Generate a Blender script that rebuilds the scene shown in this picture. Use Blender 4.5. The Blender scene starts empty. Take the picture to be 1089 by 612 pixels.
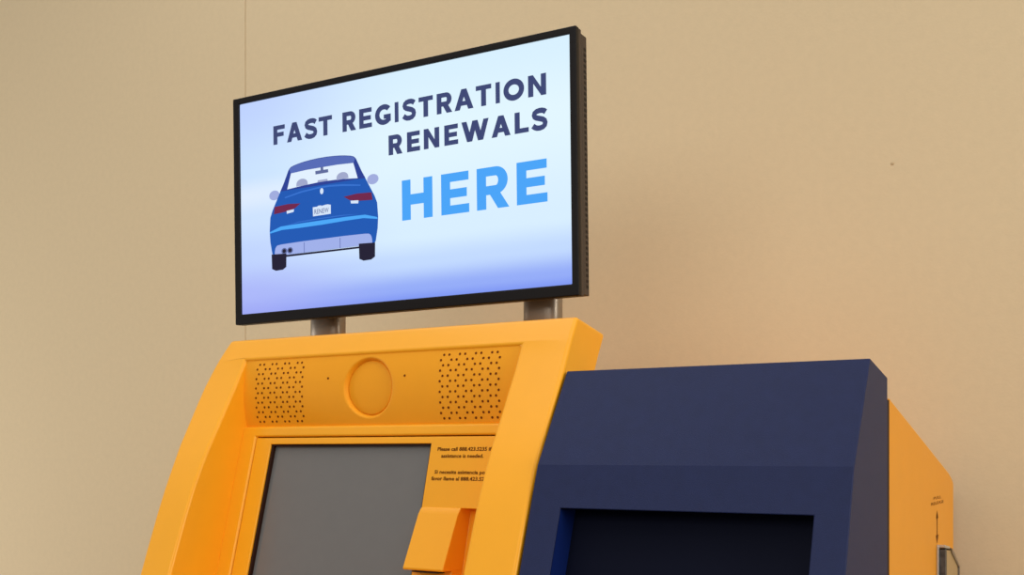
import bpy, bmesh, math
from mathutils import Vector, Matrix

scene = bpy.context.scene
col = scene.collection
PI = math.pi

# ------------------------------------------------------------------ materials
def lin(c):
    return tuple(((v / 255 / 12.92) if v / 255 <= 0.04045 else ((v / 255 + 0.055) / 1.055) ** 2.4) for v in c) + (1.0,)

def pbr(name, rgb, rough=0.5, metal=0.0, spec=0.5, noise=0.0, nscale=200.0, bump=0.0, bscale=900.0, coat=0.0):
    m = bpy.data.materials.new(name); m.use_nodes = True
    nt = m.node_tree; b = nt.nodes['Principled BSDF']
    b.inputs['Base Color'].default_value = lin(rgb)
    b.inputs['Roughness'].default_value = rough
    b.inputs['Metallic'].default_value = metal
    b.inputs['Specular IOR Level'].default_value = spec
    b.inputs['Coat Weight'].default_value = coat
    tc = nt.nodes.new('ShaderNodeTexCoord')
    if noise > 0:
        n = nt.nodes.new('ShaderNodeTexNoise'); n.inputs['Scale'].default_value = nscale; n.inputs['Detail'].default_value = 4
        mx = nt.nodes.new('ShaderNodeMix'); mx.data_type = 'RGBA'
        mx.inputs[6].default_value = lin(tuple(max(0, v * (1 - noise)) for v in rgb))
        mx.inputs[7].default_value = lin(tuple(min(255, v * (1 + noise)) for v in rgb))
        nt.links.new(tc.outputs['Object'], n.inputs['Vector'])
        nt.links.new(n.outputs['Fac'], mx.inputs[0]); nt.links.new(mx.outputs[2], b.inputs['Base Color'])
    if bump > 0:
        n2 = nt.nodes.new('ShaderNodeTexNoise'); n2.inputs['Scale'].default_value = bscale; n2.inputs['Detail'].default_value = 3
        bp = nt.nodes.new('ShaderNodeBump'); bp.inputs['Strength'].default_value = bump; bp.inputs['Distance'].default_value = 0.001
        nt.links.new(tc.outputs['Object'], n2.inputs['Vector'])
        nt.links.new(n2.outputs['Fac'], bp.inputs['Height']); nt.links.new(bp.outputs['Normal'], b.inputs['Normal'])
    return m

def glow(name, rgb):
    """a lit pixel area of the display: emits its own colour"""
    m = bpy.data.materials.new(name); m.use_nodes = True
    nt = m.node_tree; b = nt.nodes['Principled BSDF']
    b.inputs['Base Color'].default_value = (0.004, 0.004, 0.004, 1); b.inputs['Roughness'].default_value = 0.4
    b.inputs['Specular IOR Level'].default_value = 0.1
    b.inputs['Emission Color'].default_value = lin(rgb); b.inputs['Emission Strength'].default_value = 1.0
    return m

def screen_picture(name):
    """the background picture shown on the display: pale centre, bluer to the corners and the foot"""
    m = glow(name, (225, 242, 255)); nt = m.node_tree; b = nt.nodes['Principled BSDF']
    tc = nt.nodes.new('ShaderNodeTexCoord'); sp = nt.nodes.new('ShaderNodeSeparateXYZ')
    nt.links.new(tc.outputs['Object'], sp.inputs[0])
    def ramp(stops, src, lo, hi):
        mr = nt.nodes.new('ShaderNodeMapRange'); mr.inputs[1].default_value = lo; mr.inputs[2].default_value = hi
        r = nt.nodes.new('ShaderNodeValToRGB'); r.color_ramp.interpolation = 'EASE'
        els = r.color_ramp.elements
        while len(els) < len(stops): els.new(0.5)
        for e, (p, c) in zip(els, stops): e.position = p; e.color = lin(c)
        nt.links.new(src, mr.inputs[0]); nt.links.new(mr.outputs[0], r.inputs[0])
        return r.outputs[0]
    right = ramp([(0, (128, 152, 244)), (0.05, (148, 172, 248)), (0.16, (194, 218, 255)), (0.28, (216, 238, 255)), (0.7, (226, 246, 255)), (1, (216, 240, 255))], sp.outputs['Z'], -0.199, 0.206)
    left = ramp([(0, (160, 170, 246)), (0.1, (172, 184, 250)), (0.28, (192, 212, 255)), (0.45, (205, 226, 255)), (0.56, (222, 236, 255)), (0.66, (202, 226, 255)), (1, (190, 210, 255))], sp.outputs['Z'], -0.199, 0.206)
    mr = nt.nodes.new('ShaderNodeMapRange'); mr.interpolation_type = 'SMOOTHSTEP'
    mr.inputs[1].default_value = -0.36; mr.inputs[2].default_value = 0.06
    nt.links.new(sp.outputs['X'], mr.inputs[0])
    mx = nt.nodes.new('ShaderNodeMix'); mx.data_type = 'RGBA'
    nt.links.new(mr.outputs[0], mx.inputs[0]); nt.links.new(left, mx.inputs[6]); nt.links.new(right, mx.inputs[7])
    nt.links.new(mx.outputs[2], b.inputs['Emission Color'])
    return m

YEL = (247, 170, 28)
M = dict(
    wall=pbr('wall_paint', (214, 194, 160), 0.75, spec=0.25, noise=0.02, nscale=60.0, bump=0.3, bscale=160),
    floor=pbr('floor_tile', (96, 88, 78), 0.4, noise=0.05, nscale=6),
    yellow=pbr('yellow_moulded_plastic', YEL, 0.33, spec=0.38, noise=0.012, nscale=30),
    yellow_panel=pbr('yellow_panel_plastic', (244, 163, 25), 0.55, spec=0.25, noise=0.012, nscale=30),
    yellow_metal=pbr('yellow_painted_steel', (234, 156, 38), 0.5, spec=0.35, noise=0.015, nscale=20, bump=0.05, bscale=700),
    navy=pbr('navy_textured_paint', (29, 38, 76), 0.5, spec=0.18, noise=0.07, nscale=55, bump=0.35, bscale=900),
    navy_inner=pbr('navy_recess_shade', (8, 12, 32), 0.6, spec=0.08),  # dark navy back and ceiling, with the recess shadow put into the colour
    navy_side=pbr('navy_recess_lit_side', (8, 30, 92), 0.5, spec=0.2),  # bluer left wall: its lit look is put into the colour
    dark_hole=pbr('dark_hole', (112, 50, 8), 0.8, spec=0.1),
    print_ink=pbr('brown_print_ink', (96, 48, 10), 0.7, spec=0.1), faded_ink=pbr('faded_print_ink', (140, 84, 34), 0.7, spec=0.1),
    black=pbr('black_satin_plastic', (16, 12, 14), 0.45, spec=0.2),
    black_side=pbr('black_brown_housing', (68, 57, 50), 0.55, spec=0.3),
    gasket=pbr('dark_brown_gasket', (42, 18, 8), 0.6, spec=0.2),
    glass=pbr('dull_grey_screen_glass', (110, 109, 109), 0.22, spec=0.45, noise=0.02, nscale=40),
    post=pbr('brushed_grey_metal', (150, 140, 130), 0.38, metal=0.75),
    chrome=pbr('pale_metal', (205, 202, 198), 0.3, metal=0.6),
    speckle=pbr('speckled_black_grain', (48, 46, 46), 0.5, noise=1.0, nscale=110),
    tan=pbr('tan_translucent_plastic', (176, 146, 100), 0.35),
    nick=pbr('wall_nick', (196, 172, 136), 0.8),
    screen=screen_picture('lit_screen_picture'),
    ink=glow('lit_navy_letter', (60, 70, 116)), sky=glow('lit_blue_letter', (72, 164, 248)),
    c_body=glow('lit_car_blue', (26, 88, 180)), c_dark=glow('lit_car_dark_blue', (40, 62, 148)),
    c_roof=glow('lit_car_roof', (84, 106, 182)), c_glass=glow('lit_car_glass', (226, 240, 254)),
    c_rest=glow('lit_car_headrest', (160, 168, 204)), c_mirror=glow('lit_car_mirror', (160, 172, 222)),
    c_bar=glow('lit_car_grey', (94, 106, 156)), c_line=glow('lit_car_line', (52, 112, 206)),
    c_red=glow('lit_car_red', (112, 34, 74)), c_white=glow('lit_car_white', (214, 230, 250)),
    c_stripe=glow('lit_car_stripe', (74, 168, 248)), c_val=glow('lit_car_valance', (160, 176, 234)),
    c_black=glow('lit_car_black', (30, 26, 50)), c_seam=glow('lit_car_seam', (104, 118, 182)),
)

# ------------------------------------------------------------------ helpers
def tag(o, label=None, cat=None, group=None, kind=None):
    for k, v in (('label', label), ('category', cat), ('group', group), ('kind', kind)):
        if v: o[k] = v
    return o

def empty(name, loc, label, cat):
    o = bpy.data.objects.new(name, None); col.objects.link(o); o.location = loc; o.empty_display_size = 0.1
    return tag(o, label, cat)

def obj(name, bm, mats, parent=None, bevel=0.0, seg=3, smooth=False, angle=35, world=True):
    """link a bmesh as one object; geometry is given in world metres when world is True"""
    bmesh.ops.remove_doubles(bm, verts=bm.verts, dist=1e-6)
    bmesh.ops.recalc_face_normals(bm, faces=bm.faces)
    me = bpy.data.meshes.new(name)
    if parent and world:
        off = Vector((0, 0, 0)); p = parent
        while p: off += p.location; p = p.parent
        bmesh.ops.translate(bm, verts=bm.verts, vec=-off)
    bm.to_mesh(me); bm.free()
    for m in (mats if isinstance(mats, (list, tuple)) else [mats]): me.materials.append(m)
    o = bpy.data.objects.new(name, me); col.objects.link(o)
    if parent: o.parent = parent
    if smooth or bevel:
        for p in me.polygons: p.use_smooth = True
    if bevel:
        b = o.modifiers.new('bevel', 'BEVEL'); b.width = bevel; b.segments = seg; b.limit_method = 'ANGLE'; b.angle_limit = math.radians(angle)
        b.harden_normals = False
        w = o.modifiers.new('wn', 'WEIGHTED_NORMAL'); w.keep_sharp = True
    return o

def face(bm, pts, mi=0):
    f = bm.faces.new([bm.verts.new(p) for p in pts]); f.material_index = mi
    return f

def box(bm, x0, x1, y0, y1, z0, z1, mi=0):
    v = [bm.verts.new((x, y, z)) for x in (x0, x1) for y in (y0, y1) for z in (z0, z1)]
    for q in ((0, 1, 3, 2), (4, 6, 7, 5), (0, 4, 5, 1), (2, 3, 7, 6), (0, 2, 6, 4), (1, 5, 7, 3)):
        bm.faces.new([v[i] for i in q]).material_index = mi
    return v

def extrude_x(bm, prof, x0, x1, mi=0):
    """closed (y, z) outline pushed along x"""
    a = [bm.verts.new((x0, y, z)) for y, z in prof]; b = [bm.verts.new((x1, y, z)) for y, z in prof]
    n = len(prof)
    for i in range(n):
        j = (i + 1) % n
        bm.faces.new((a[i], a[j], b[j], b[i])).material_index = mi
    for loop in (a, list(reversed(b))):
        bm.faces.new(loop).material_index = mi

def interp(pts, z):
    """pts: list of (z, y) from high z to low z"""
    for (za, ya), (zb, yb) in zip(pts, pts[1:]):
        if z >= zb:
            t = (z - za) / (zb - za); return ya + (yb - ya) * t
    (za, ya), (zb, yb) = pts[-2:]
    return ya + (yb - ya) * (z - za) / (zb - za)

# ------------------------------------------------------------------ setting
bm = bmesh.new()
WY = 2.30; SX = -2.2094
for x0, x1 in ((-6.5, SX - 0.0016), (SX + 0.0016, 4.5)):
    face(bm, [(x0, WY, 0), (x1, WY, 0), (x1, WY, 4.2), (x0, WY, 4.2)])
for s in (-1, 1):
    x = SX + s * 0.0016
    face(bm, [(x, WY, 0), (x, WY + .0022, 0), (x, WY + .0022, 4.2), (x, WY, 4.2)])
face(bm, [(SX - .0016, WY + .0022, 0), (SX + .0016, WY + .0022, 0), (SX + .0016, WY + .0022, 4.2), (SX - .0016, WY + .0022, 4.2)])
for x0, x1 in ((-6.5, 4.5),):
    box(bm, x0, x1, WY + .006, WY + .12, 0, 4.2)
wall = tag(obj('wall_back', bm, M['wall']), 'plain beige painted wall with one thin vertical panel joint', None, None, 'structure')
bm = bmesh.new()
bmesh.ops.create_uvsphere(bm, u_segments=16, v_segments=8, radius=0.0036, matrix=Matrix.Translation((-0.4313, WY, 2.0912)) @ Matrix.Diagonal((1, .45, 1, 1)))
obj('surface_nick', bm, M['nick'], wall, smooth=True)
bm = bmesh.new(); box(bm, -6.5, 4.5, -4.0, WY + .12, -0.1, 0)
tag(obj('floor', bm, M['floor']), 'hard pale floor', None, None, 'structure')

# ------------------------------------------------------------------ kiosk
XL, XR = -1.478, -0.7487           # outer sides of the hood
IL, IR = -1.417, -0.8365           # inner sides of its two arms
ZO = 1.669                          # upper edge of the opening
PROF = [(1.712, 1.500), (1.695, 1.4895), (1.675, 1.4775), (1.652, 1.4652), (1.6235, 1.450), (1.585, 1.4275), (1.5442, 1.404), (1.5137, 1.3855), (1.4757, 1.3655),
        (1.435, 1.3465), (1.3938, 1.330), (1.33, 1.3065), (1.26, 1.282), (1.15, 1.245), (1.02, 1.205)]
FLARE = [(1.712, 0), (1.69, .006), (1.66, .013), (1.62, .019), (1.55, .017), (1.46, .011), (1.02, .010)]   # the left side swells a little
hoodY = lambda z: interp(PROF, z)
kiosk = empty('self_service_kiosk', (-1.113, 1.5, 0), 'yellow self-service kiosk with grey touch screen and dotted speaker panel under the display', 'kiosk')

bm = bmesh.new()
zs = sorted({z for z, _ in PROF} | {ZO}, reverse=True)
rows = []
for z in zs:
    y = hoodY(z); r = []
    for x in (XL - interp(FLARE, z), IL, IR, XR):
        r.append((bm.verts.new((x, y, z)), bm.verts.new((x, max(y + 0.102, 1.478 + .267 * (z - 1.548) + .03), z - 0.0185))))
    rows.append(r)
ko = zs.index(ZO)
for i in range(len(rows) - 1):
    a, b = rows[i], rows[i + 1]
    spans = ((0, 1), (1, 2), (2, 3)) if i < ko else ((0, 1), (2, 3))
    for p, q in spans:
        for k in (0, 1):
            bm.faces.new((a[p][k], a[q][k], b[q][k], b[p][k]))
    sides = (0, 3) if i < ko else (0, 1, 2, 3)
    for p in sides: bm.faces.new((a[p][0], a[p][1], b[p][1], b[p][0]))
t = rows[0]
for p in range(3): bm.faces.new((t[p][0], t[p + 1][0], t[p + 1][1], t[p][1]))
t = rows[ko]; bm.faces.new((t[1][0], t[2][0], t[2][1], t[1][1]))
t = rows[-1]
for p in (0, 2): bm.faces.new((t[p][0], t[p + 1][0], t[p + 1][1], t[p][1]))
obj('hood', bm, M['yellow'], kiosk, bevel=0.007, seg=4, angle=40)

# speaker panel: bulges forward, with a round dished recess
PX0, PX1, PZ0, PZ1 = -1.425, -0.829, 1.5465, 1.6715
PC = Vector((-1.1330, 1.6115)); R_OUT, R_IN, DEEP = 0.0520, 0.0470, 0.0085
def panelY(z):
    u = (z - (PZ0 + PZ1) / 2) / ((PZ1 - PZ0) / 2)
    return 1.4795 - 0.0088 * (1 - u * u)
bm = bmesh.new()
angs = sorted([2 * PI * k / 120 for k in range(120)] +
              [math.atan2(z - PC.y, x - PC.x) % (2 * PI) for x in (PX0, PX1) for z in (PZ0, PZ1)])
def rect_hit(a):
    c, s = math.cos(a), math.sin(a); t = 9
    if c > 1e-9: t = min(t, (PX1 - PC.x) / c)
    if c < -1e-9: t = min(t, (PX0 - PC.x) / c)
    if s > 1e-9: t = min(t, (PZ1 - PC.y) / s)
    if s < -1e-9: t = min(t, (PZ0 - PC.y) / s)
    return t
rings = [(0.0, R_IN - .0022, DEEP - .0012), (0.0, R_IN - .0014, DEEP - .0010), (0.0, R_IN - .0010, DEEP + .0016), (0.0, R_IN, DEEP + .0016), (0.0, R_IN + .0004, DEEP - .0004), (0.0, R_IN + .001, DEEP * .80), (0.0, (R_IN + R_OUT) / 2, DEEP * .38), (0.0, R_OUT - .001, DEEP * .12), (0.0, R_OUT, DEEP * .04), (0.0, R_OUT + .0012, 0)]
NM = 26
for k in range(1, NM + 1): rings.append((k / NM, R_OUT + .0012, 0))
grid = []
for f_, r_, d_ in rings:
    ring = []
    for a in angs:
        rr = r_ + (rect_hit(a) - r_) * f_
        x = PC.x + rr * math.cos(a); z = PC.y + rr * math.sin(a)
        ring.append(bm.verts.new((x, panelY(z) + d_, z)))
    grid.append(ring)
n = len(angs)
# disc floor
inner = [grid[0]]
for s in (0.75, 0.5, 0.25):
    ring = []
    for a in angs:
        x = PC.x + rings[0][1] * s * math.cos(a); z = PC.y + rings[0][1] * s * math.sin(a)
        ring.append(bm.verts.new((x, panelY(z) + DEEP - .0012, z)))
    inner.append(ring)
cv = bm.verts.new((PC.x, panelY(PC.y) + DEEP - .0012, PC.y))
for A, B in list(zip(grid, grid[1:])) + [(inner[i + 1], inner[i]) for i in range(3)]:
    for i in range(n):
        j = (i + 1) % n
        bm.faces.new((A[i], A[j], B[j], B[i]))
for i in range(n): bm.faces.new((cv, inner[-1][i], inner[-1][(i + 1) % n]))
panel = obj('speaker_panel', bm, M['yellow_panel'], kiosk, smooth=True)

def discs(pts, r, d=0.0004):
    b = bmesh.new()
    for x, z in pts:
        y = panelY(z)
        ring = [(x + r * math.cos(2 * PI * k / 14), panelY(z + r * math.sin(2 * PI * k / 14)) - d, z + r * math.sin(2 * PI * k / 14)) for k in range(14)]
        face(b, ring)
    return b
def holes(x0, x1, z0, z1):
    g = (x1 - x0) / 11; dz = (z1 - z0) / 12; out = []
    for r in range(13):
        z = z1 - dz * r
        offs = [.5 + k * 3 + j for k in range(4) for j in (0, 1)] if r % 2 == 0 else [0, 2, 3, 5, 6, 8, 9, 11]
        out += [(x0 + g * o, z) for o in offs]
    return out
for x0, x1 in ((-1.3870, -1.2780), (-0.9855, -0.8735)):
    obj('speaker_grille', discs(holes(x0, x1, 1.5565, 1.6605), 0.0021), M['dark_hole'], panel)
for x, z in ((-1.2195, 1.6300), (-1.0560, 1.6290)):
    obj('microphone_hole', discs([(x, z)], 0.0021), M['dark_hole'], panel)

# leaning surround below it and the screen insert
surY = lambda z: 1.478 + .267 * (z - 1.548)
def leaning_frame(bm, x0, x1, z0, z1, hx0, hx1, hz0, hz1, front, thick):
    """rectangular plate with a rectangular hole, lying in the leaning plane; front = offset toward the viewer"""
    Y = lambda z, d: surY(z) + d
    xs = (x0, hx0, hx1, x1); zz = (z0, hz0, hz1, z1)
    g = [[[bm.verts.new((x, Y(z, d), z)) for d in (-front, -front + thick)] for z in zz] for x in xs]
    for i in range(3):
        for j in range(3):
            if i == 1 and j == 1: continue
            for k in (0, 1): bm.faces.new((g[i][j][k], g[i + 1][j][k], g[i + 1][j + 1][k], g[i][j + 1][k]))
    def strip(a, b): bm.faces.new((a[0], b[0], b[1], a[1]))
    for i in range(3):
        strip(g[i][0], g[i + 1][0]); strip(g[i][3], g[i + 1][3]); strip(g[0][i], g[0][i + 1]); strip(g[3][i], g[3][i + 1])
    strip(g[1][1], g[2][1]); strip(g[1][2], g[2][2]); strip(g[1][1], g[1][2]); strip(g[2][1], g[2][2])
SX0, SX1, SZ0, SZ1 = -1.3445, -0.9995, 1.245, 1.5140     # the visible glass
bm = bmesh.new()
leaning_frame(bm, IL - .003, IR + .003, 1.02, 1.5475, -1.3835, -0.826 - .03, 1.10, 1.5285, 0.006, 0.02)
obj('screen_surround', bm, M['yellow'], kiosk, bevel=0.0045, seg=3)
def leaning_plate(bm, cuts_x, cuts_z, holes_, front, thick, pockets=()):
    """plate in the leaning plane on a grid of cuts; cells in holes_ are open, cells in pockets sink by a depth"""
    keys = {}
    def V(x, z, d):
        k = (round(x, 6), round(z, 6), round(d, 6))
        if k not in keys: keys[k] = bm.verts.new((x, surY(z) + d, z))
        return keys[k]
    nx, nz = len(cuts_x) - 1, len(cuts_z) - 1
    pk = dict(pockets); fr, bk = -front, -front + thick
    def depth(i, j):
        if not (0 <= i < nx and 0 <= j < nz) or (i, j) in holes_: return None
        return pk.get((i, j), fr)
    for i in range(nx):
        for j in range(nz):
            d = depth(i, j)
            if d is None: continue
            x0, x1, z0, z1 = cuts_x[i], cuts_x[i + 1], cuts_z[j], cuts_z[j + 1]
            bm.faces.new([V(x0, z0, d), V(x1, z0, d), V(x1, z1, d), V(x0, z1, d)])
            for (di, dj, e) in ((-1, 0, ((x0, z0), (x0, z1))), (1, 0, ((x1, z0), (x1, z1))), (0, -1, ((x0, z0), (x1, z0))), (0, 1, ((x0, z1), (x1, z1)))):
                n = depth(i + di, j + dj); lo = bk if n is None else n
                if lo > d + 1e-6:
                    (xa, za), (xb, zb) = e
                    bm.faces.new([V(xa, za, d), V(xb, zb, d), V(xb, zb, lo), V(xa, za, lo)])
bm = bmesh.new()
leaning_plate(bm, (-1.3820, SX0 - .0015, SX1 + .001, -0.9230, -0.8620, -0.8575), (1.102, SZ0, 1.290, 1.4120, SZ1 + .0012, 1.5268),
              {(1, 1), (1, 2), (1, 3)}, 0.0045, 0.016, (((3, 2), 0.026),))
bezel = obj('screen_bezel', bm, M['yellow'], kiosk, bevel=0.0016, seg=2)
bm = bmesh.new()
gl = 0.006
face(bm, [(x, surY(z) + gl, z) for x, z in ((SX0 - .004, SZ0 - .004), (SX1 + .004, SZ0 - .004), (SX1 + .004, SZ1 + .004), (SX0 - .004, SZ1 + .004))])
for k in range(1): pass
screen = obj('touch_screen', bm, M['glass'], kiosk)
bm = bmesh.new()
leaning_frame(bm, SX0 - .0013, SX1 + .0008, SZ0 + .0002, SZ1 + .001, SX0 + .0035, SX1 - .0015, SZ0 + .004, SZ1 - .0022, 0.0010, 0.0066)
obj('screen_gasket', bm, M['gasket'], screen)

def text_mesh(body, width, height_hint, align='CENTER', bold=0.0):
    """lettering outline in the xy plane scaled to the given width, as a bmesh"""
    cu = bpy.data.curves.new('lettering', 'FONT'); cu.body = body; cu.size = height_hint; cu.align_x = 'LEFT'; cu.offset = bold
    cu.resolution_u = 2
    to = bpy.data.objects.new('lettering', cu); col.objects.link(to)
    dg = bpy.context.evaluated_depsgraph_get()
    me = bpy.data.meshes.new_from_object(to.evaluated_get(dg))
    b = bmesh.new(); b.from_mesh(me)
    bpy.data.objects.remove(to); bpy.data.meshes.remove(me); bpy.data.curves.remove(cu)
    xs = [v.co.x for v in b.verts]; s = width / (max(xs) - min(xs)); mid = (max(xs) + min(xs)) / 2
    for v in b.verts: v.co.x = (v.co.x - mid) * s
    return b
def printed(body, xc, zc, width, hint, bold=0.00012):
    b = text_mesh(body, width, hint, bold=bold)
    for v in b.verts:
        z = zc + v.co.y; v.co = Vector((xc + v.co.x, surY(z) - 0.0049, z))
    return b
for lines_ in ((('Please call 888.423.5235 if', -0.9325, 1.5035, 0.102), ('assistance is needed.', -0.9345, 1.4925, 0.080)),
               (('Si necesita asistencia por', -0.9330, 1.4665, 0.100), ('favor llame al 888.423.5235', -0.9325, 1.4560, 0.110))):
    notice = bmesh.new()
    for body, xc, zc, w in lines_:
        b = printed(body, xc, zc, w, 0.0082, 0.0002)
        me = bpy.data.meshes.new('tmp'); b.to_mesh(me); b.free(); notice.from_mesh(me); bpy.data.meshes.remove(me)
    obj('instruction_lettering', notice, M['print_ink'], bezel)

# card reader: a wedge that grows forward as it goes down
bm = bmesh.new()
cz0, cz1 = 1.3165, 1.4115
prof = [(surY(cz1) + .026, cz1 + .001), (surY(cz1) - .0045, cz1 + .0015), (surY(cz1 - .004) - .0075, cz1 - .0025), (surY(cz1 - .010) - .0115, cz1 - .0095), (1.385, cz0 + .003), (1.3865, cz0), (surY(cz0) + .026, cz0 - .002)]
extrude_x(bm, prof, -0.9985, -0.9225)
reader = obj('card_reader', bm, M['yellow'], kiosk, bevel=0.0035, seg=4, angle=25)
bm = bmesh.new()
extrude_x(bm, [(1.391, cz0 - .0012), (1.410, cz0 - .0022), (1.410, cz0 - .0045), (1.391, cz0 - .0035)], -0.985, -0.936)
obj('card_slot', bm, M['gasket'], reader)

# cabinet behind and below
bm = bmesh.new()
extrude_x(bm, [(1.534, 1.60), (2.20, 1.60), (2.20, 0.0), (1.16, 0.0), (1.12, 1.00), (1.375, 1.03)], -1.466, -0.756)
obj('cabinet', bm, M['yellow_metal'], kiosk, bevel=0.004)

# ------------------------------------------------------------------ navy-fronted unit on the right
unit = empty('printer_cabinet', (-0.523, 1.6, 0), 'yellow side cabinet with sloping navy blue front and dark recessed tray', 'cabinet')
BX0, BX1 = -0.7445, -0.3005
T = (1.4555, 1.6235); K = (1.3625, 1.483); L = (1.3175, 1.356)
sl = (L[0] - K[0]) / (L[1] - K[1])
lowY = lambda z: K[0] + sl * (z - K[1])
B = (lowY(1.12), 1.12)
bm = bmesh.new()
rx0, rx1, rz0, rz1 = -0.6965, -0.3445, 1.20, 1.4225
DP = 0.05
# front faces
face(bm, [(BX0, *T), (BX1, *T), (BX1, *K), (BX0, *K)])
P = lambda x, z: (x, lowY(z), z)
face(bm, [P(BX0, K[1]), P(BX1, K[1]), P(BX1, rz1), P(rx1, rz1), P(rx0, rz1), P(BX0, rz1)])
face(bm, [P(BX0, rz1), P(rx0, rz1), P(rx0, rz0), P(BX0, rz0)])
face(bm, [P(rx1, rz1), P(BX1, rz1), P(BX1, rz0), P(rx1, rz0)])
face(bm, [P(BX0, rz0), P(rx0, rz0), P(rx1, rz0), P(BX1, rz0), P(BX1, B[1]), P(BX0, B[1])])
BKT = (1.568, 1.605); BKB = (1.568, 1.12)
face(bm, [(BX0, *T), (BX1, *T), (BX1, *BKT), (BX0, *BKT)])
face(bm, [(BX0, *BKT), (BX1, *BKT), (BX1, *BKB), (BX0, *BKB)])
face(bm, [(BX0, *B), (BX1, *B), (BX1, *BKB), (BX0, *BKB)])
for x in (BX0, BX1):
    face(bm, [(x, *T), (x, *K), P(x, rz1), P(x, rz0), (x, *B), (x, *BKB), (x, *BKT)])
for (xa, za), (xb, zb) in (((rx0, rz1), (rx1, rz1)), ((rx1, rz1), (rx1, rz0)), ((rx1, rz0), (rx0, rz0)), ((rx0, rz0), (rx0, rz1))):
    a, b = P(xa, za), P(xb, zb)
    face(bm, [a, b, (b[0], b[1] + DP, b[2]), (a[0], a[1] + DP, a[2])])
cover = obj('front_cover', bm, M['navy'], unit, bevel=0.0016, seg=2, angle=20)
cover.data.set_sharp_from_angle(angle=math.radians(7))
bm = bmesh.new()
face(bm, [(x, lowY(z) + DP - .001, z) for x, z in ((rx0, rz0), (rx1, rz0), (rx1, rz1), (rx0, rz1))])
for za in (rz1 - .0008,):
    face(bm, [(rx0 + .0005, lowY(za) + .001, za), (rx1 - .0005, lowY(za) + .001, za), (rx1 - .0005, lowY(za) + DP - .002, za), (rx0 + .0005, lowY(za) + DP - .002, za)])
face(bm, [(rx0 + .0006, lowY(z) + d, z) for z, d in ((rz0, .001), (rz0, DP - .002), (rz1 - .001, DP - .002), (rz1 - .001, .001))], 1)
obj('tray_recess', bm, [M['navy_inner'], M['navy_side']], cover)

bm = bmesh.new()
CX0, CX1 = -0.7435, -0.3005
extrude_x(bm, [(1.583, 1.5770), (1.590, 1.5750), (2.085, 1.4735), (2.135, 1.4632), (2.172, 1.4530), (2.192, 1.4440), (2.1942, 1.438), (2.1942, 0.0), (1.30, 0.0), (1.30, 1.115), (1.583, 1.115)], CX0, CX1)
side = obj('side_cabinet', bm, M['yellow_metal'], unit, bevel=0.0018, seg=2, angle=30)
bm = bmesh.new(); box(bm, BX0 + .004, BX1 - .0006, 1.5665, 1.5845, 1.116, 1.574)
obj('cover_seam', bm, M['gasket'], unit)
# printed words and arrow on the right-hand side panel
def on_side(b, yc, zc):
    for v in b.verts: v.co = Vector((CX1 + 0.0005, yc + v.co.x, zc + v.co.y))
    return b
mark = bmesh.new()
for body, yc, zc, w in (('PULL', 2.003, 1.4195, 0.085), ('RELEASE', 2.005, 1.4105, 0.135)):
    b = on_side(text_mesh(body, w, 0.0075), yc, zc)
    me = bpy.data.meshes.new('tmp'); b.to_mesh(me); b.free(); mark.from_mesh(me); bpy.data.meshes.remove(me)
obj('side_lettering', mark, M['faded_ink'], side)
bm = bmesh.new(); X = CX1 + .0005
face(bm, [(X, y, z) for y, z in ((1.9965, 1.393), (2.0035, 1.393), (2.0035, 1.352), (1.9965, 1.352))])
face(bm, [(X, y, z) for y, z in ((1.984, 1.357), (2.000, 1.342), (2.016, 1.357))])
face(bm, [(X, y, z) for y, z in ((1.988, 1.386), (2.000, 1.400), (2.012, 1.386))])
obj('arrow_mark', bm, M['faded_ink'], side)

# ------------------------------------------------------------------ holder on the cabinet's side
hold = empty('leaflet_holder', (-0.29, 2.05, 1.08), 'small black and pale metal holder fixed to the right side of the yellow cabinet', 'holder')
hx = CX1 + .0004
bm = bmesh.new(); box(bm, hx, hx + .0035, 1.992, 2.005, 1.08, 1.338)
obj('mounting_edge', bm, M['chrome'], hold, bevel=.0008)
bm = bmesh.new(); box(bm, hx + .0035, hx + .0135, 1.998, 2.015, 1.08, 1.332)
obj('front_strip', bm, M['speckle'], hold, bevel=.0008)
bm = bmesh.new()
v = [(1.996, 1.3405), (2.058, 1.3330), (2.058, 1.3285), (1.996, 1.3355)]
extrude_x(bm, v, hx, hx + .013)
obj('top_rim', bm, M['chrome'], hold, bevel=.0006)
bm = bmesh.new()   # outer plate leaning out from the cabinet, its top sloping down to the back
def plate(bm, yz_x, th):
    a = [bm.verts.new((x, y, z)) for x, y, z in yz_x]; b = [bm.verts.new((x - th, y, z)) for x, y, z in yz_x]
    k = len(a)
    for i in range(k): bm.faces.new((a[i], a[(i + 1) % k], b[(i + 1) % k], b[i]))
    bm.faces.new(a); bm.faces.new(b[::-1])
plate(bm, [(hx + .014, 2.014, 1.330), (hx + .014, 2.060, 1.326), (hx + .014, 2.145, 1.296), (hx + .014, 2.145, 1.08), (hx + .014, 2.014, 1.08)], .0025)
obj('side_plate', bm, M['tan'], hold, bevel=.0006)
bm = bmesh.new()
plate(bm, [(hx + .0165, 2.052, 1.331), (hx + .0165, 2.066, 1.328), (hx + .0165, 2.158, 1.290), (hx + .0165, 2.158, 1.08), (hx + .0165, 2.148, 1.08), (hx + .0165, 2.148, 1.288), (hx + .0165, 2.060, 1.322)], .0165)
obj('back_rail', bm, M['post'], hold, bevel=.0006)

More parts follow.
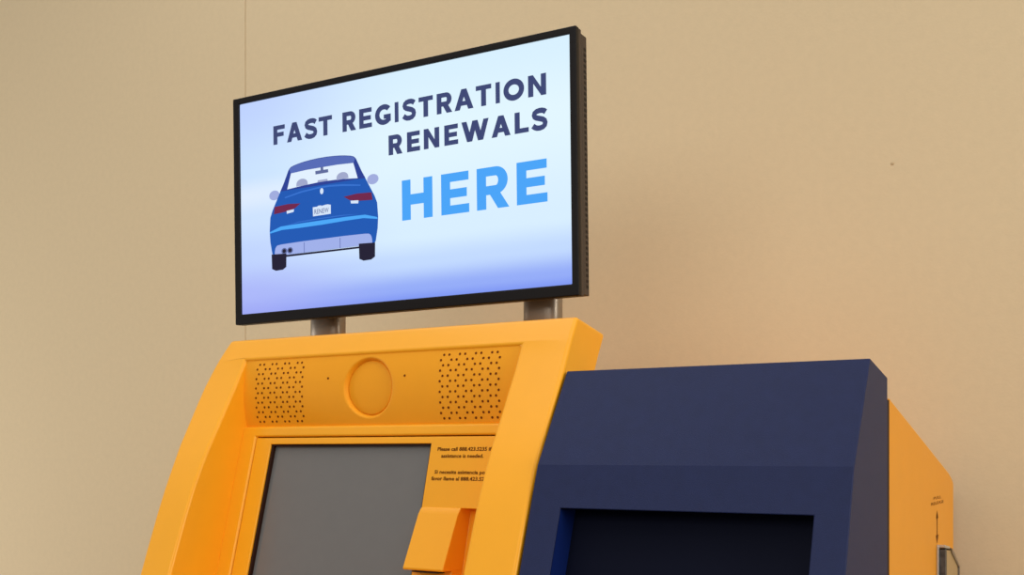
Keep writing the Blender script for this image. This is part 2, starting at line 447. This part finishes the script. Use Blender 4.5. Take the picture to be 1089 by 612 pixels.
# ------------------------------------------------------------------ display above the kiosk
disp = empty('advertising_display', (-1.1393, 1.5436, 1.9662), 'black-framed flat display showing a blue car and the words FAST REGISTRATION RENEWALS HERE', 'display')
disp.rotation_mode = 'QUATERNION'
Rz, Rx, Ry = Matrix.Rotation(0.028, 4, 'Z'), Matrix.Rotation(0.0067, 4, 'X'), Matrix.Rotation(-0.0093, 4, 'Y')
DM = Rz @ Rx @ Ry
disp.rotation_quaternion = DM.to_quaternion()
W2, H2 = 0.3635, 0.217
s0, s1, t0, t1_ = -0.3495, 0.3510, -0.1975, 0.2058         # lit area
bm = bmesh.new()
def ring_frame(bm, outer, inner, y0, y1):
    (ax, bx, az, bz), (cx_, dx, cz, dz) = outer, inner
    o = [(ax, az), (bx, az), (bx, bz), (ax, bz)]; i_ = [(cx_, cz), (dx, cz), (dx, dz), (cx_, dz)]
    vo = [[bm.verts.new((x, y, z)) for x, z in o] for y in (y0, y1)]; vi = [[bm.verts.new((x, y, z)) for x, z in i_] for y in (y0, y1)]
    for k in range(4):
        j = (k + 1) % 4
        bm.faces.new((vo[0][k], vo[0][j], vi[0][j], vi[0][k])); bm.faces.new((vo[1][k], vi[1][k], vi[1][j], vo[1][j]))
        bm.faces.new((vo[0][k], vo[1][k], vo[1][j], vo[0][j])); bm.faces.new((vi[0][k], vi[0][j], vi[1][j], vi[1][k]))
ring_frame(bm, (-W2, W2, -H2, H2), (s0, s1, t0, t1_), 0.0, 0.012)
obj('bezel', bm, M['black'], disp, bevel=0.0018, seg=2, world=False)
bm = bmesh.new()
box(bm, -W2 + .0006, W2 - .0006, .0112, .0215, -H2 + .0006, H2 - .0006)
v = box(bm, -W2 + .004, W2 - .001, .0215, .043, -H2 + .004, H2 - .006)
box(bm, -W2 + .05, W2 - .05, .043, .058, -H2 + .05, H2 - .05)
house = obj('rear_housing', bm, M['black_side'], disp, bevel=0.0012, seg=2, world=False)
for sx in (W2 - .0012, -W2 + .0038):
    bm = bmesh.new()
    for k in range(44):
        z = -H2 + .016 + k * .0090
        box(bm, sx - .0006, sx + .0006, .0315, .0405, z, z + .0048)
    obj('vent_slots', bm, M['black'], house, world=False)
bm = bmesh.new()
face(bm, [(s0 - .001, .0045, t0 - .001), (s1 + .001, .0045, t0 - .001), (s1 + .001, .0045, t1_ + .001), (s0 - .001, .0045, t1_ + .001)])
panel_s = obj('screen_panel', bm, M['screen'], disp, world=False)

# lettering: heavy geometric capitals drawn from strokes
LY = .0041
def glyph(bm, ch, x0, x1, z0, z1, t):
    """one capital between x0 and x1, stroke t metres"""
    w, h = x1 - x0, z1 - z0
    q = lambda pts: face(bm, [(x0 + a, LY, z0 + b) for a, b in pts])
    rect = lambda a, b, c, d: q([(a, b), (c, b), (c, d), (a, d)])
    tv = t * .83
    def arcband(cx, cz, ro, rzo, ri, rzi, a0, a1, n=28):
        pr = None
        for k in range(n + 1):
            a = math.radians(a0 + (a1 - a0) * k / n)
            c = ((cx + ro * math.cos(a), cz + rzo * math.sin(a)), (cx + ri * math.cos(a), cz + rzi * math.sin(a)))
            if pr: q([pr[0], c[0], c[1], pr[1]])
            pr = c
    def stroke(path, th):
        pts = [Vector(p) for p in path]; L_, R_ = [], []
        for i, p in enumerate(pts):
            a = pts[max(i - 1, 0)]; b = pts[min(i + 1, len(pts) - 1)]; d = (b - a).normalized(); nn = Vector((-d.y, d.x)) * th / 2
            L_.append(p + nn); R_.append(p - nn)
        for i in range(len(pts) - 1): q([L_[i], L_[i + 1], R_[i + 1], R_[i]])
    if ch == 'I': rect(0, 0, w, h)
    elif ch == 'L': rect(0, 0, t, h); rect(t, 0, w, tv)
    elif ch == 'T': rect((w - t) / 2, 0, (w + t) / 2, h - tv); rect(0, h - tv, w, h)
    elif ch == 'F': rect(0, 0, t, h); rect(t, h - tv, w, h); rect(t, h * .40, w * .90, h * .40 + tv)
    elif ch == 'E':
        rect(0, 0, t, h); rect(t, h - tv, w * .985, h); rect(t, 0, w, tv); rect(t, (h - tv) / 2, w * .92, (h + tv) / 2)
    elif ch == 'H': rect(0, 0, t, h); rect(w - t, 0, w, h); rect(t, (h - t) / 2, w - t, (h + t) / 2)
    elif ch == 'N':
        rect(0, 0, t, h); rect(w - t, 0, w, h); q([(0, h), (t * .95, h), (w, 0), (w - t * .95, 0)])
    elif ch == 'A':
        d = t * 1.08; m = w / 2; tp = t * .53
        q([(0, 0), (d, 0), (m + tp, h), (m - tp, h)]); q([(w - d, 0), (w, 0), (m + tp, h), (m - tp, h)])
        rect(w * .24, h * .20, w * .76, h * .20 + tv * .95)
    elif ch == 'W':
        d = t * 1.05; m = w / 2; v1_, v2_ = w * .30, w * .70
        for a, b in ((0, v1_ - d / 2), (w - d, v2_ - d / 2), (m - d / 2, v1_ - d / 2), (m - d / 2, v2_ - d / 2)):
            q([(a, h), (a + d, h), (b + d, 0), (b, 0)])
    elif ch == 'O':
        arcband(w / 2, h / 2, w / 2, h / 2 * 1.03, w / 2 - t, h / 2 - t * .95, 0, 360, 48)
    elif ch == 'G':
        R_, Z_ = w * .56, h / 2 * 1.03
        arcband(R_, h / 2, R_, Z_, R_ - t, Z_ - t * .95, 42, 318, 40)
        rect(w - t, h * .13, w, h * .5); rect(w * .55, h * .5 - tv * .95, w, h * .5)
    elif ch == 'R':
        bh = h * .66; cz = h - bh / 2; rr = bh / 2; cx = w * .96 - rr
        rect(0, 0, t, h); rect(t, h - tv, cx, h); rect(t, h - bh, cx, h - bh + tv)
        arcband(cx, cz, rr, rr, rr - t, rr - tv, -90, 90, 24)
        q([(w * .38, h - bh + tv * .2), (w * .38 + t * 1.15, h - bh + tv * .2), (w, 0), (w - t * 1.18, 0)])
    elif ch == 'S':
        c = [(.90, .80), (.78, .875), (.64, .905), (.48, .91), (.31, .885), (.185, .82), (.15, .73), (.185, .645), (.30, .585), (.5, .535), (.70, .48), (.82, .41), (.86, .30), (.83, .20), (.72, .125), (.52, .09), (.34, .10), (.19, .15), (.06, .235)]
        stroke([(a * w, b * h) for a, b in c], t * .92)
lines = [
    ('ink', .1163, .1517, .0097, [('F', -.2672, -.2395), ('A', -.2346, -.1985), ('S', -.1926, -.1636), ('T', -.1598, -.1291), ('R', -.1056, -.0753), ('E', -.0683, -.0404), ('G', -.0335, .0004), ('I', .0087, .0169), ('S', .0257, .0529), ('T', .0590, .0885), ('R', .0962, .1276), ('A', .1320, .1696), ('T', .1743, .2044), ('I', .2125, .2208), ('O', .2275, .2665), ('N', .2738, .3071)]),
    ('ink', .0600, .0950, .0097, [('R', -.0051, .0244), ('E', .0340, .0612), ('N', .0689, .1007), ('E', .1108, .1386), ('W', .1452, .1987), ('A', .2039, .2402), ('L', .2480, .2743), ('S', .2801, .3086)]),
    ('sky', -.0585, .0119, .0182, [('H', .0221, .0854), ('E', .1032, .1590), ('R', .1741, .2362), ('E', .2506, .3073)]),
]
words = []
for nm, z0, z1, t, gl_ in lines:
    words += [(nm, z0, z1, t, gl_[:4]), (nm, z0, z1, t, gl_[4:])] if len(gl_) > 10 else [(nm, z0, z1, t, gl_)]
for nm, z0, z1, t, gl_ in words:
    bm = bmesh.new()
    for ch, a, b in gl_: glyph(bm, ch, a, b, z0, z1, t)
    o = obj('sign_lettering', bm, M[nm], panel_s, world=False)

# the car picture: layered flat shapes, one mesh
bm = bmesh.new(); names = []; layer = [0]
CXC = -0.154
def shape(mat, pts, lift=None):
    if mat not in names: names.append(mat)
    layer[0] += 1
    y = .0042 - layer[0] * .00006
    f = face(bm, [(x, y, z) for x, z in pts], names.index(mat))
def mirror(half): return half + [(2 * CXC - x, z) for x, z in reversed(half)]
def ell(cx, cz, rx, rz, n=20): return [(cx + rx * math.cos(2 * PI * k / n), cz + rz * math.sin(2 * PI * k / n)) for k in range(n)]
shape('c_mirror', ell(-0.2665, 0.0215, .0125, .0092)); shape('c_mirror', ell(-0.0400, 0.0228, .0125, .0092))
shape('c_body', mirror([(-.2687, -.0930), (-.2730, -.0880), (-.2775, -.0657), (-.2788, -.0450), (-.2770, -.0200), (-.2715, -.0070), (-.2590, .0145), (-.2430, .0420), (-.2325, .0630), (-.2300, .0665), (-.2262, .0694), (-.2200, .0714), (-.2080, .0736), (-.1950, .0753), (-.1800, .0765), (-.1650, .0772)]))
shape('c_dark', mirror([(-.2520, .0270), (-.2430, .0420), (-.2325, .0630), (-.2300, .0665), (-.2262, .0694), (-.2200, .0714), (-.2080, .0736), (-.1950, .0753), (-.1800, .0765), (-.1650, .0772)])[:])
shape('c_roof', mirror([(-.2262, .0570), (-.2295, .0645), (-.2275, .0672), (-.2240, .0692), (-.2180, .0708), (-.2080, .0726), (-.1950, .0743), (-.1800, .0755), (-.1650, .0762)]))
shape('c_glass', mirror([(-.2352, .0288), (-.2258, .0575), (-.1900, .0592)])[:3] + mirror([(-.2352, .0288), (-.2258, .0575), (-.1900, .0592)])[3:] + [(-.1120, .0322), (-.1540, .0330), (-.1960, .0315)])
for cx in (-.2000, -.1070):
    shape('c_rest', [(cx - .0135, .0312)] + [(cx + .0132 * math.cos(a), .0355 + .0088 * math.sin(a)) for a in [PI - k * PI / 10 for k in range(11)]] + [(cx + .0138, .0316)])
shape('c_rest', [(-.1640, .0326), (-.1630, .0365), (-.1410, .0365), (-.1400, .0326)])
shape('c_bar', [(-.1562, .0600), (-.1502, .0600), (-.1498, .0530), (-.1562, .0530)]); shape('c_bar', [(-.1685, .0542), (-.1390, .0540), (-.1385, .0480), (-.1680, .0478)])
shape('c_line', [(-.2410, .0150), (-.2024, .0215), (-.1613, .0243), (-.1350, .0243), (-.1050, .0222), (-.0665, .0165), (-.0665, .0140), (-.1080, .0190), (-.1350, .0212), (-.1613, .0212), (-.2010, .0184), (-.2405, .0125)])
shape('c_white', ell(-.1540, .0155, .0040, .0056))
for s in (1, -1):
    X_ = lambda x: CXC + s * (x - CXC)
    shape('c_red', [(X_(x), z) for x, z in ((-.2655, -.0005), (-.2334, .0012), (-.2040, -.0010), (-.2167, -.0085), (-.2350, -.0122), (-.2676, -.0142))])
    shape('c_white', [(X_(x), z) for x, z in ((-.2369, -.0112), (-.2190, -.0100), (-.2200, -.0150), (-.2362, -.0168))])
shape('c_white', [(-.1749, -.0118), (-.1640, -.0118), (-.1630, -.0104), (-.1560, -.0104), (-.1550, -.0116), (-.1450, -.0104), (-.1400, -.0104), (-.1335, -.0120), (-.1335, -.0284), (-.1745, -.0286)])
shape('c_line', [(-.2450, -.0400), (-.2089, -.0345), (-.1622, -.0335), (-.1086, -.0335), (-.0700, -.0360), (-.1086, -.0352), (-.1622, -.0352), (-.2089, -.0362)])
shape('c_stripe', mirror([(-.2772, -.0470), (-.2509, -.0392), (-.2089, -.0384), (-.1622, -.0376)])[:] if False else
      [(-.2772, -.0468), (-.2509, -.0390), (-.2089, -.0385), (-.1540, -.0380), (-.1000, -.0380), (-.0570, -.0388), (-.0305, -.0460), (-.0302, -.0494), (-.0600, -.0446), (-.1000, -.0448), (-.1540, -.0462), (-.2089, -.0464), (-.2480, -.0458), (-.2770, -.0496)])
shape('c_val', mirror([(-.2665, -.0930), (-.2658, -.0840), (-.2645, -.0790), (-.2620, -.0754), (-.2585, -.0736), (-.2500, -.0728), (-.2038, -.0720)]))
shape('c_black', [(-.2390, -.0935), (-.0689, -.0945), (-.0689, -.0978), (-.2391, -.0972)])
for x in (-.1957, -.1130): shape('c_seam', [(x - .0008, -.0745), (x + .0008, -.0745), (x + .0008, -.0935), (x - .0008, -.0935)])
for x in (-.2430, -.2290): shape('c_bar', ell(x, -.0858, .0068, .0058)); shape('c_black', ell(x, -.0858, .0040, .0036))
for x in (-.2555, -.0530):
    shape('c_black', [(x - .0180, -.0895), (x + .0178, -.0910), (x + .0172, -.1160), (x + .0090, -.1205), (x - .0080, -.1210), (x - .0172, -.1170)])
b = text_mesh('RENEW', .0330, .0125, bold=.0001)
mi = len(names); names.append('c_bar')
vmap = {}
for v in b.verts: vmap[v.index] = bm.verts.new((-.1541 + v.co.x, .0042 - (layer[0] + 1) * .00006, -.0252 + v.co.y))
for f in b.faces:
    nf = bm.faces.new([vmap[v.index] for v in f.verts]); nf.material_index = mi
b.free()
obj('car_picture', bm, [M[k] for k in names], panel_s, world=False)

# two posts carrying the display, from the cabinet top up behind it
def post(x0, x1):
    b = bmesh.new(); n_ = 32; cx, rx = (x0 + x1) / 2, (x1 - x0) / 2; cy, ry = 1.635, .020
    rings_ = []
    for z in (1.6004, 1.90):
        rings_.append([b.verts.new((cx + math.copysign(abs(math.cos(a)) ** .7, math.cos(a)) * rx, cy + math.copysign(abs(math.sin(a)) ** .7, math.sin(a)) * ry, z)) for a in [2 * PI * k / n_ for k in range(n_)]])
    for i in range(n_): b.faces.new((rings_[0][i], rings_[0][(i + 1) % n_], rings_[1][(i + 1) % n_], rings_[1][i]))
    b.faces.new(rings_[0][::-1]); b.faces.new(rings_[1])
    inv = (Matrix.Translation(disp.location) @ DM).inverted()
    bmesh.ops.transform(b, matrix=inv, verts=b.verts)
    return b
for x0, x1 in ((-1.392, -1.318), (-.917, -.848)):
    obj('mounting_post', post(x0, x1), M['post'], disp, smooth=True, world=False)

# ------------------------------------------------------------------ light
def area(name, loc, target, size, power, color, size_y=None):
    l = bpy.data.lights.new(name, 'AREA'); l.energy = power; l.color = color; l.shape = 'RECTANGLE'; l.size = size; l.size_y = size_y or size
    o = bpy.data.objects.new(name, l); col.objects.link(o); o.location = loc
    o.rotation_euler = (Vector(target) - Vector(loc)).to_track_quat('-Z', 'Y').to_euler()
    return o
area('ceiling_light', (-1.7, 1.15, 3.7), (-1.6, 1.2, 0), 1.8, 10, (1.0, 0.97, 0.91), 1.2)
area('ceiling_light', (0.9, 1.0, 3.7), (0.7, 1.1, 0), 1.8, 13, (1.0, 0.96, 0.88), 1.2)
area('side_fill_light', (3.4, 0.5, 2.3), (-1.0, 1.6, 1.5), 1.6, 66, (1.0, 0.945, 0.80), 1.8)  # unseen source on the right, added to brighten the right-facing sides
area('low_light', (-5.2, 0.2, 1.0), (-3.2, 2.3, 0.9), 1.2, 41, (1.0, 0.96, 0.88), 1.2)
area('front_light', (-0.6, -2.5, 2.6), (-1.2, 1.8, 1.6), 2.0, 34, (1.0, 0.96, 0.88), 1.2)
w = bpy.data.worlds.new('room_ambient'); scene.world = w; w.use_nodes = True
nt = w.node_tree; bg = nt.nodes['Background']
tc = nt.nodes.new('ShaderNodeTexCoord'); sp = nt.nodes.new('ShaderNodeSeparateXYZ'); rp = nt.nodes.new('ShaderNodeValToRGB')
mr = nt.nodes.new('ShaderNodeMapRange'); mr.inputs[1].default_value = -1; mr.inputs[2].default_value = 1
nt.links.new(tc.outputs['Generated'], sp.inputs[0]); nt.links.new(sp.outputs['Z'], mr.inputs[0]); nt.links.new(mr.outputs[0], rp.inputs[0])
e = rp.color_ramp.elements; e[0].position = 0.42; e[0].color = (.09, .083, .07, 1); e[1].position = 0.95; e[1].color = (1.0, .965, .91, 1)
k = e.new(0.58); k.color = (.40, .39, .37, 1)
nt.links.new(rp.outputs[0], bg.inputs[0]); bg.inputs[1].default_value = 1.03

# ------------------------------------------------------------------ camera
cam = bpy.data.cameras.new('camera'); co = bpy.data.objects.new('camera', cam); col.objects.link(co); scene.camera = co
co.location = (0, 0, 1.5); co.rotation_euler = (PI / 2, 0, math.radians(30))
cam.sensor_fit = 'HORIZONTAL'; cam.sensor_width = 36.0
cam.lens = 1150 / 1089 * 36.0
cam.shift_y = (482 - 306) / 1089
cam.clip_start = 0.05
scene.view_settings.view_transform = 'Standard'
scene.view_settings.look = 'None'
